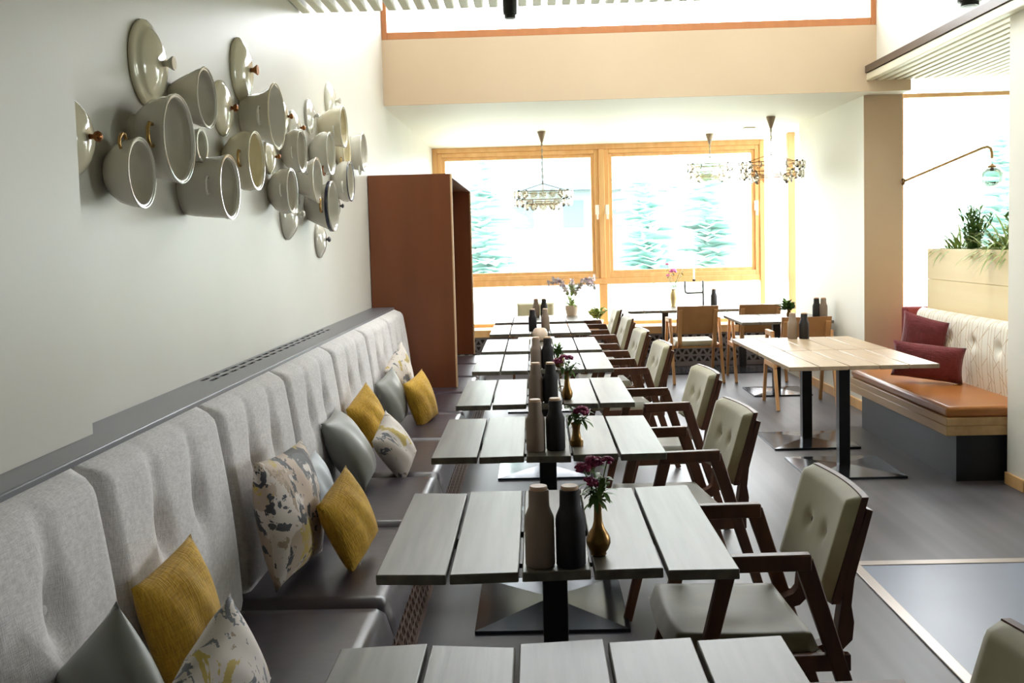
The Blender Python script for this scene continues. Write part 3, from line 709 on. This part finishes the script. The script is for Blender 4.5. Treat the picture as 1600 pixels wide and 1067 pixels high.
def shrub(loc, label, n, h, spread, lm='leaf', name='upright_shrub', lw=.022, ll=.07, group='plants in the pine planter'):
    rn = random.Random(int(loc[1]*77+loc[0]*31)); o = thing(name, label, 'plant', loc, group=group); st = MB(); lf = MB()
    for i in range(n):
        a = rn.uniform(0, 2*PI); s_ = rn.uniform(0, spread); hh = h*rn.uniform(.55, 1.1)
        top = Vector((math.cos(a)*s_, math.sin(a)*s_, hh)); p0 = Vector((rn.uniform(-.04, .04), rn.uniform(-.04, .04), 0))
        st.tube([p0, p0.lerp(top, .5)+Vector((0, 0, .02)), top], .003, 5)
        for k in range(14):
            t = .15+.85*k/14; q = p0.lerp(top, t); b = rn.uniform(0, 2*PI)
            lf.blade(q, (math.cos(b), math.sin(b), rn.uniform(.3, 1.6)), ll*rn.uniform(.6, 1.1), lw, .8, 3)
    st.build('stem', M['stem'], o); lf.build('foliage', M[lm], o, smooth=60); return o
spider((3.29, 7.80, 1.35), 'striped arching plant at the far end of the planter', 90, .34)
shrub((3.30, 7.58, 1.35), 'dark upright bushy plant in the middle of the planter', 30, .36, .15)
spider((3.26, 6.85, 1.36), 'striped arching plant drooping over the planter front', 110, .38)
shrub((3.31, 7.0, 1.35), 'mid green leafy plant behind the drooping striped one', 12, .22, .2, 'leaf_light')
shrub((3.30, 6.70, 1.35), 'dark upright bushy plant at the near end of the planter', 30, .38, .16)
spider((3.27, 7.15, 1.35), 'short striped plant between the two dark bushy plants', 80, .28)
rbk2 = thing('booth_backrest', 'burgundy upholstered backrest of the next booth behind the pillar', 'backrest', (3.062, 8.28, 0))
B(0, 1.6, .0, .12, .30, .93).build('backrest', M['burg_plain'], rbk2, bevel=.02, seg=3); B(0, 1.6, .01, .11, 0, .30).build('base', M['navy_base'], rbk2)

# ================================================================== TABLEWARE
def make_bottle(bm):
    t = thing('spice_mill', '', 'bottle')
    MB().lathe([(.001, 0), (.034, 0), (.0375, .004), (.0375, .118), (.036, .128), (.030, .142), (.0265, .152), (.0258, .19), (.0245, .194), (.001, .194)], 28).build('body', bm, t, smooth=50)
    MB().lathe([(.001, .1942), (.0215, .1942), (.0222, .197), (.0222, .202), (.021, .204), (.001, .204)], 24).build('lid', M['bottle_lid'], t, smooth=50)
    return t
bl, bd = make_bottle(M['beige_bottle']), make_bottle(M['black_bottle'])
BOT = [(-.004, 2.475, 0, 'beige bottle on the table with the round-bellied vase'), (.074, 2.472, 1, 'black bottle on the table with the round-bellied vase'),
 (-.012, 3.85, 0, 'beige bottle on the third table, beside the ring-footed vase'), (.066, 3.87, 1, 'black bottle on the third table, beside the ring-footed vase'),
 (-.009, 5.02, 0, 'beige bottle on the fourth table, by the handled jug'), (.066, 5.02, 1, 'black bottle on the fourth table, by the handled jug'),
 (-.004, 6.36, 0, 'beige bottle on the fifth table of the row'), (.07, 6.36, 1, 'black bottle on the fifth table of the row'),
 (-.03, 9.02, 1, 'black bottle on the seventh table, left of a beige one'), (.085, 9.02, 0, 'beige bottle on the seventh table, right of a black one'),
 (.005, 10.6, 0, 'beige bottle on the last table of the row'), (.09, 10.6, 1, 'black bottle on the last table of the row'),
 (2.01, 7.83, 0, 'beige bottle on the light oak tables'), (2.095, 7.81, 1, 'black bottle on the light oak tables'),
 (2.70, 9.62, 1, 'black bottle on the bay side table, by the right wall'), (2.755, 9.58, 0, 'beige bottle on the bay side table, by the right wall'),
 (2.10, 11.75, 1, 'dark bottle alone on the corner window table')]
used = set()
for x, y, k, l in BOT:
    src = bd if k else bl
    o = copy_tree(src) if k in used else src
    used.add(k); o.location = (x, y, .7402); tag(o, l, 'bottle', 'matt bottles on the tables')
def flower(parent, base, tip, heads, petal, leafn=5, rh=.018, seed=1):
    rn = random.Random(seed); st = MB(); lf = MB()
    for (hx, hy, hz, r) in heads:
        tipv = Vector((hx, hy, hz)); b = Vector(base); mid = b.lerp(tipv, .5)+Vector((0, 0, .01))
        st.tube([b, mid, tipv], .0018, 5)
        fl = MB()
        if r > 0:
            for k in range(34):
                a = rn.uniform(0, 2*PI); e = rn.uniform(-.25, 1.4); d = Vector((math.cos(a)*math.cos(e), math.sin(a)*math.cos(e), math.sin(e)*.75))
                q = tipv+d*r*.75
                fl.ball(tuple(q), r*.36, 5, 4, (1, 1, .6), .2)
            fl.build('flower_head', petal, parent, smooth=60)
        for k in range(leafn):
            t = rn.uniform(.25, 1); q = b.lerp(tipv, t); a = rn.uniform(0, 2*PI)
            lf.blade(q, (math.cos(a), math.sin(a), rn.uniform(-.6, .8)), rn.uniform(.028, .06), .014, 1.2, 4)
    st.build('stem', M['stem'], parent); lf.build('leaf', M['leaf'], parent, smooth=60)
def vase(prof, loc, label, heads, petal, mt='brass', handle=None, seed=1, leafn=6, name='bud_vase'):
    t = thing(name, label, 'vase', loc, group='vases of flowers')
    MB().lathe(prof, 24, cap0=True).build('vessel', M[mt], t, smooth=50)
    if handle: MB().tube(handle, .0025, 6).build('handle', M[mt], t, smooth=50)
    top = prof[-1][1]
    flower(t, (0, 0, top*.8), None, heads, petal, leafn, seed=seed)
    return t
belly = [(.017, 0), (.021, .004), (.020, .010), (.027, .020), (.032, .034), (.0315, .046), (.025, .060), (.016, .074), (.0115, .09), (.0098, .115), (.010, .14), (.013, .155)]
vase(belly, (.148, 2.545, .7402), 'round-bellied brass bud vase with magenta flowers', [(-.036, .0, .228, .023), (-.008, .02, .240, .026), (.028, .01, .246, .017), (-.020, -.01, .195, .020), (-.004, .0, .185, .013), (.03, 0, .205, 0), (.012, .01, .21, 0), (-.03, 0, .17, 0), (.02, -.01, .18, 0)], M['petal'], seed=3, leafn=7)
ring = [(.027, 0), (.028, .012), (.027, .022), (.021, .026), (.017, .045), (.015, .062), (.017, .078), (.022, .09)]
vase(ring, (.150, 3.94, .7402), 'short brass vase with ring foot and one magenta flower', [(.022, 0, .135, .032), (-.018, 0, .155, 0), (-.02, 0, .125, 0), (.0, .01, .16, 0), (.05, 0, .12, 0)], M['petal'], seed=4, leafn=10)
jug = [(.020, 0), (.026, .012), (.029, .028), (.025, .046), (.016, .068), (.012, .1), (.012, .125), (.016, .145)]
vase(jug, (.152, 5.10, .7402), 'handled brass jug with magenta flowers', [(-.045, 0, .195, .026), (-.012, 0, .212, .026), (.015, 0, .212, .022), (.05, 0, .19, 0), (.035, 0, .18, 0), (0, 0, .17, 0)], M['petal'], handle=[(-.027, 0, .035), (-.04, 0, .045), (-.044, 0, .06), (-.036, 0, .07), (-.018, 0, .068)], seed=5, leafn=8)
shr = shrub((.145, 6.42, .8), 'small dark leafy sprig in the brass pot on the fifth table', 7, .09, .05, 'leaf', 'table_sprig', .014, .04, group='vases of flowers')
MB().lathe([(.024, -.0598), (.03, -.05), (.032, -.01), (.028, .0), (.024, -.004), (.001, -.006)], 20, cap0=True).build('vessel', M['brass'], shr, smooth=50)
t = thing('tealight_lantern', 'round cream frosted tealight holder on the sixth table', 'lantern', (.031, 8.1, .7402))
MB().lathe([(.03, 0), (.05, .012), (.062, .04), (.062, .07), (.052, .096), (.038, .108), (.034, .104), (.001, .09)], 28, cap0=True).build('bowl', M['lantern'], t, smooth=60)
MB().lathe([(.018, .09), (.018, .098), (.001, .099)], 16).build('tealight', M['candle'], t, smooth=40)
tallv = [(.028, 0), (.034, .004), (.028, .012), (.041, .10), (.044, .15), (.036, .17), (.023, .20), (.029, .21)]
vase(tallv, (1.62, 11.70, .7402), 'tall brass vase with pink flowers on the window table', [(-.07, 0, .50, .025), (0, 0, .42, .045), (-.06, 0, .37, .025), (.10, 0, .48, 0), (.13, 0, .46, 0), (.06, 0, .38, 0)], M['petal_pink'], 'pale_brass', seed=8, leafn=9)
cnd = thing('candelabra', 'three-armed grey iron candelabra with white candles on window table', 'candelabra', (1.865, 11.72, .7402))
MB().lathe([(.055, 0), (.055, .006), (.012, .014), (.013, .03), (.012, .30), (.001, .302)], 20, cap0=True).build('stand', M['iron'], cnd, smooth=50)
MB().tube([(-.105, 0, .30), (-.105, 0, .19), (-.10, 0, .17), (-.085, 0, .16), (.085, 0, .16), (.10, 0, .17), (.105, 0, .19), (.105, 0, .30)], .012, 8).build('arm', M['iron'], cnd, smooth=50)
for x in (-.105, 0, .105):
    MB().lathe([(.008, .295), (.018, .30), (.018, .318), (.001, .318)], 12).build('cup', M['black'], cnd, smooth=50)
    cnd.children[-1].location = (x, 0, 0)
    MB().lathe([(.011, .318), (.011, .44), (.001, .442)], 12).build('candle', M['candle'], cnd, smooth=50); cnd.children[-1].location = (x, 0, 0)
t = thing('orchid', 'pale flowering orchid in a cream pot at the end of the last table', 'plant', (.39, 10.78, .7402))
MB().lathe([(.055, 0), (.068, .07), (.072, .11), (.066, .11), (.06, .09), (.001, .085)], 24, cap0=True).build('pot', M['lantern'], t, smooth=50)
rn = random.Random(5); fl = MB(); st = MB(); lf = MB()
for i in range(6):
    a = [-2.8, -2.4, .2, .5, 1.5, -.3][i]; pts = [Vector((0, 0, .09)), Vector((math.cos(a)*.05, 0, .25)), Vector((math.cos(a)*.14, math.sin(a)*.04, .38)), Vector((math.cos(a)*.26, math.sin(a)*.06, .36+.05*math.sin(i)))]
    st.tube(pts, .003, 5)
    for k in range(9):
        q = pts[1].lerp(pts[2], min(1, k/4)) if k < 5 else pts[2].lerp(pts[3], (k-4)/4)
        for m_ in range(4):
            b = m_*PI/2+k; fl.blade(q, (math.cos(b), rn.uniform(-1, 1), math.sin(b)), .042, .032, .5, 3)
for k in range(16):
    a = rn.uniform(0, 2*PI); lf.blade((0, 0, rn.uniform(.09, .3)), (math.cos(a), math.sin(a), rn.uniform(.5, 2)), .12, .04, 1.2, 6)
for k in range(12):
    a = rn.uniform(0, 2*PI); lf.blade((0, 0, .09), (math.cos(a), math.sin(a), rn.uniform(.5, 2)), .22, .03, 1.8, 6)
fl.build('blossom', M['petal_white'], t, smooth=60); st.build('stem', M['leaf_light'], t); lf.build('leaf', M['leaf_light'], t, smooth=60)
gp = shrub((.75, 12.12, .58), 'low leafy green plant on the window sill behind the chairs', 14, .12, .16, 'leaf_light', 'sill_plant', .03, .09, group='sill plants')
MB().lathe([(.06, -.0795), (.075, -.01), (.07, .0), (.001, -.01)], 20, cap0=True).build('pot', M['lantern'], gp, smooth=50)
gp = shrub((2.52, 9.95, .80), 'broad-leaved sprig in a vase on the bay side table', 6, .07, .06, 'leaf', 'table_sprig', .04, .09, group='sill plants')
MB().lathe([(.022, -.0598), (.026, -.03), (.014, 0), (.016, .02)], 16, cap0=True).build('vessel', M['brass'], gp, smooth=50)

# ================================================================== CROCKERY ON THE WALL
AX = Matrix.Rotation(PI/2, 4, 'Y')     # lathe z -> +x ; local x -> -z, y -> y
KIND = {'bowl': [(.30, 0), (.42, .0), (.66, .16), (.86, .42), (.96, .72), (1.0, 1)],
        'tureen': [(.60, 0), (.60, .10), (.74, .22), (.92, .48), (.98, .74), (1.0, .88), (1.03, .93), (1.03, 1)],
        'cone': [(.48, 0), (.52, .02), (.68, .3), (.84, .6), (.95, .84), (1.0, 1)],
        'stockpot': [(.80, 0), (.84, .03), (.88, .2), (.93, .55), (.97, .88), (1.0, .93), (1.0, 1)],
        'round': [(.50, 0), (.55, .04), (.84, .28), (1.0, .58), (1.02, .76), (.98, .9), (1.0, 1)],
        'bell': [(.68, 0), (.70, .05), (.66, .12), (.68, .34), (.74, .58), (.86, .82), (1.0, 1)]}
def pot(y, z, r, d, kind, m, label, handles=(), hm='gold', rimm=None, scallop=False, band=None):
    t = thing('hanging_pot', label, 'pot', (XW, y, z), group='crockery fixed to the left wall')
    pf = KIND[kind]; outer = [(a*r, b*d) for a, b in pf]; inner = [((a*r-.008), max(.012, b*d)) for a, b in reversed(pf)]
    inner[0] = (pf[-1][0]*r-.010, d); inner.insert(1, (pf[-1][0]*r-.014, d-.006))
    wob = (lambda a, q: 1+.03*math.sin(10*a)*max(0, q/d-.5)*2) if scallop else None
    MB().lathe([(.001, 0)]+outer+inner+[(.001, .012)], 40, AX, wob=wob).build('body', m, t, smooth=50)
    if rimm: MB().tube([(d, pf[-1][0]*r*math.cos(a)*.985, pf[-1][0]*r*math.sin(a)*.985) for a in [2*PI*k/40 for k in range(40)]], .0035, 6, True).build('rim', M[rimm], t, smooth=50)
    if band: MB().lathe([(.988*r, d*.84), (1.012*r, d*.86), (1.012*r, d*.95), (.988*r, d*.955)], 40, AX).build('band', M['navy'], t, smooth=50)
    for ph in handles:
        c, s_ = math.cos(ph), math.sin(ph); e = Vector((0, c, s_)); tn = Vector((0, -s_, c)); base = Vector((d*.74, 0, 0))+e*r*.96
        w_ = r*.24; pts = [base-tn*w_, base-tn*w_*1.05+e*r*.16, base-tn*w_*.5+e*r*.26, base+tn*w_*.5+e*r*.26, base+tn*w_*1.05+e*r*.16, base+tn*w_]
        MB().tube(pts, r*.045, 8).build('handle', M[hm], t, smooth=60)
    return t
P = PI
pot(2.881, 1.786, .102, .100, 'bowl', M['ceramic_grey'], 'rounded grey cup with ring handle, lowest at the near end', (2.2,), 'gold', 'ceramic')
pot(3.105, 1.905, .134, .135, 'tureen', M['ceramic_grey'], 'wide grey tureen with two gold handles, biggest of the crockery', (P, 0), 'gold', 'ceramic')
pot(3.436, 2.078, .104, .120, 'cone', M['ceramic_grey'], 'plain flaring grey bowl right of the big ridged lid', (), 'gold', 'ceramic')
pot(3.522, 1.778, .114, .160, 'stockpot', M['ceramic_grey'], 'straight-sided grey pot with side handle below the big tureen', (P, 0), 'ceramic', 'ivory')
pot(3.46, 1.92, .060, .09, 'stockpot', M['ceramic'], 'little white cup squeezed behind the big gold-handled tureen', (P*.75,), 'ceramic')
pot(4.005, 1.91, .118, .125, 'round', M['ivory'], 'round-bodied pot with yellowish interior and gold side handle', (P,), 'gold', 'ivory')
pot(4.295, 2.121, .141, .140, 'bell', M['ceramic_grey'], 'bell-shaped scalloped tureen under the high lid', (P*1.03, 0), 'ceramic', 'ivory', True)
pot(4.938, 2.033, .105, .095, 'round', M['ceramic_grey'], 'rounded grey pot with bluish mouth behind the bell tureen', (P*1.05,), 'ceramic', 'ceramic')
pot(4.663, 1.822, .105, .105, 'round', M['ceramic_grey'], 'grey pot with long gold handle above the low lid', (P,), 'ceramic', 'ceramic')
pot(5.225, 1.905, .119, .105, 'cone', M['ceramic_grey'], 'flaring grey bowl with ear handle in the middle of the cluster', (P*.85,), 'ceramic', 'ivory')
pot(5.422, 1.776, .136, .145, 'cone', M['ceramic_grey'], 'grey pot with a navy band below its rim', (P,), 'gold', 'ceramic', band=True)
pot(6.154, 1.955, .123, .110, 'round', M['ceramic_grey'], 'bulging pale pot with thin dark rim line, beside the navy-banded pot', (P*1.1,), 'ceramic', 'navy')
pot(5.833, 2.25, .114, .140, 'tureen', M['ivory'], 'ivory tureen with scalloped foot, top of the far group', (P*1.1,), 'ceramic', 'ceramic', True)
pot(6.270, 2.147, .121, .075, 'round', M['ivory'], 'ivory pot tucked under the scalloped ivory tureen', (P*1.2,), 'gold')
pot(6.833, 2.193, .132, .085, 'stockpot', M['ceramic_grey'], 'pale straight-sided pot farthest along the wall', (P*1.35,), 'ceramic', 'ceramic')
pot(5.575, 2.076, .118, .110, 'round', M['ceramic'], 'cream pot with gold-flecked side in the middle of the far group', (P*1.3,), 'copper', 'ceramic')
def lid(y, z, r, kd, label, knob='ball', m='ceramic', km='copper', ridge=False):
    t = thing('dish_cover', label, 'lid', (XW, y, z), group='crockery fixed to the left wall')
    h = kd*.62
    pf = [(.001, 0), (r*.97, 0), (r, .006), (r*.985, .013)]
    if ridge: pf += [(r*.90, .018), (r*.80, .024), (r*.78, .030), (r*.70, h*.62), (r*.45, h*.9), (r*.2, h), (.001, h*1.01)]
    else: pf += [(r*.88, h*.42), (r*.68, h*.72), (r*.42, h*.93), (r*.2, h), (.001, h*1.01)]
    MB().lathe(pf, 40, AX, wob=(lambda a, q: 1+.006*math.sin(40*a)) if ridge else None).build('dome', M[m], t, smooth=60)
    k = kd-h
    kp = [(r*.08, h*.97), (r*.06, h+k*.3), (r*.13, h+k*.5), (r*.15, h+k*.75), (r*.10, kd), (.001, kd+.002)] if knob == 'ball' else [(r*.07, h*.97), (r*.07, h+k*.35), (r*.16, h+k*.9), (r*.15, kd), (.001, kd)]
    MB().lathe(kp, 20, AX).build('knob', M[km], t, smooth=60)
lid(2.655, 1.868, .102, .085, 'ivory lid half hidden by the wall step, with copper ball knob', m='ivory')
lid(3.205, 2.156, .141, .095, 'large ridged ivory lid, highest at the near end', 'cone', 'ivory', 'ceramic', True)
lid(4.25, 2.312, .137, .080, 'oval high ivory lid with flared copper knob above the bell tureen', 'cone', 'ivory')
lid(3.967, 2.116, .111, .070, 'ivory lid with copper ball knob between grey bowl and bell tureen', m='ivory')
lid(4.651, 1.982, .082, .060, 'small ivory lid between round-bodied pot and bluish-mouthed pot', m='ivory')
lid(4.888, 2.197, .094, .070, 'ivory lid peeking out behind the bell tureen', m='ivory')
lid(5.146, 2.17, .093, .070, 'small white lid with dark edge above the rounded grey pot')
lid(5.535, 2.28, .096, .060, 'narrow white lid left of the scalloped ivory tureen', km='ceramic')
lid(6.106, 2.44, .114, .075, 'topmost white lid of the far group, with pale flared knob', 'cone', km='ceramic')
lid(4.949, 1.722, .127, .095, 'plain white lid hanging below the gold-handled grey pot', km='ceramic')
lid(5.676, 1.599, .106, .070, 'ringed white lid, lowest of all the crockery', km='iron')
lid(6.141, 1.805, .091, .065, 'white lid below the bulging pale pot, with grey knob', km='iron')

# ================================================================== LAMPS
def chandelier(x, y, zc, label, R_=.30):
    t = thing('chandelier', label, 'chandelier', (x, y, ZC-.0005), group='crystal chandeliers')
    MB().lathe([(.045, 0), (.045, -.008), (.012, -.115), (.001, -.118)], 20, cap0=True).build('canopy', M['canopy'], t, smooth=40)
    L = ZC-zc; mb = MB()
    k = 0; z = -.115
    while z > -L+.16:
        a = k % 2*PI/2; mb.tube([(math.cos(a)*.007*math.cos(q), math.sin(a)*.007*math.cos(q), z-.02+.022*math.sin(q)) for q in [2*PI*i/8 for i in range(8)]], .0034, 4, True); z -= .034; k += 1
    mb.tube([(0, 0, -.11), (.004, 0, -L*.5), (0, 0, -L+.1)], .002, 4)
    mb.build('chain', M['chain'], t)
    fr = MB()
    for rr, zz in ((R_*.9, .07), (R_*.9, -.02), (R_*.55, -.06)): fr.tube([(rr*math.cos(a), rr*math.sin(a), -L+zz) for a in [2*PI*i/32 for i in range(32)]], .004, 5, True)
    for i in range(4): a = i*PI/2; fr.tube([(0, 0, -L+.16), (R_*.9*math.cos(a), R_*.9*math.sin(a), -L+.07)], .003, 4)
    fr.build('ring_frame', M['brass'], t, smooth=50)
    cm = None
    for tier, (rr, zz, n) in enumerate(((R_, .045, 20), (R_*.97, -.045, 20), (R_*.62, -.085, 12))):
        for i in range(n):
            a = 2*PI*(i+.5*tier)/n
            if cm is None:
                cm = MB().lathe([(.001, -.008), (.02, -.008), (.032, -.004), (.043, 0), (.032, .004), (.02, .008), (.001, .008)], 12, AX).build('crystal', M['crystal'], t, smooth=20); o = cm
            else: o = cm.copy(); COL.objects.link(o)
            o.location = (rr*math.cos(a), rr*math.sin(a), -L+zz); o.rotation_euler = (0, 0, a)
chandelier(.11, 10.76, 2.01, 'crystal chandelier hanging low over the last banquette table', .32)
chandelier(2.03, 11.5, 2.30, 'crystal chandelier farthest back, against the right window panes', .28)
chandelier(2.37, 10.0, 2.195, 'crystal chandelier over the bay side table, nearest the pillar', .32)
sc = thing('wall_lamp', 'slim brass wall lamp with ribbed green glass globe by the pillar', 'lamp', (3.156, 8.62, 1.98))
MB().lathe([(.03, 0), (.03, .012), (.001, .014)], 16, AX).build('wall_plate', M['brass'], sc, smooth=40)
MB().tube([(.005, 0, 0), (.56, -.25, .245), (.60, -.25, .255), (.63, -.25, .24), (.64, -.25, .20), (.64, -.25, .16)], .011, 8).build('arm', M['tan_metal'], sc, smooth=50)
MB().tube([(.64, -.25, .165), (.64, -.25, .105)], .002, 6).build('cord', M['brass'], sc)
MB().lathe([(.008, .115), (.034, .096), (.034, .085), (.001, .085)], 18, Matrix.Translation((.64, -.25, 0))).build('cap', M['brass'], sc, smooth=40)
MB().lathe([(.016, .085), (.016, .055), (.001, .053)], 14, Matrix.Translation((.64, -.25, 0))).build('socket', M['black'], sc, smooth=40)
MB().lathe([(.02, .088), (.055, .078), (.085, .05), (.098, .012), (.092, -.03), (.065, -.062), (.03, -.076), (.001, -.078)], 48, Matrix.Translation((.64, -.25, 0)), wob=lambda a, z: 1+.02*math.cos(24*a)).build('globe', M['greenglass'], sc, smooth=30)
for (x, y, dz, r, l) in ((-.095, 5.28, 0, .037, 'black cylindrical ceiling spotlight over the middle of the room'), (2.25, 5.22, -.024, .058, 'wide black ceiling spotlight near the right slatted ceiling')):
    t = thing('spotlight', l, 'spotlight', (x, y, ZS+dz))
    MB().lathe([(r, 0), (r, -.072), (r*.95, -.079), (r*.78, -.081), (r*.78, -.1), (.001, -.1)], 24, cap0=True).build('housing', M['black'], t, smooth=40)
    MB().lathe([(.012, -.001), (.012, .075)], 10, cap0=True, cap1=True).build('stem', M['black'], t)
    MB().lathe([(r*.5, -.1005), (r*.5, -.102), (.001, -.103)], 16).build('lens', M['iron'], t, smooth=40)
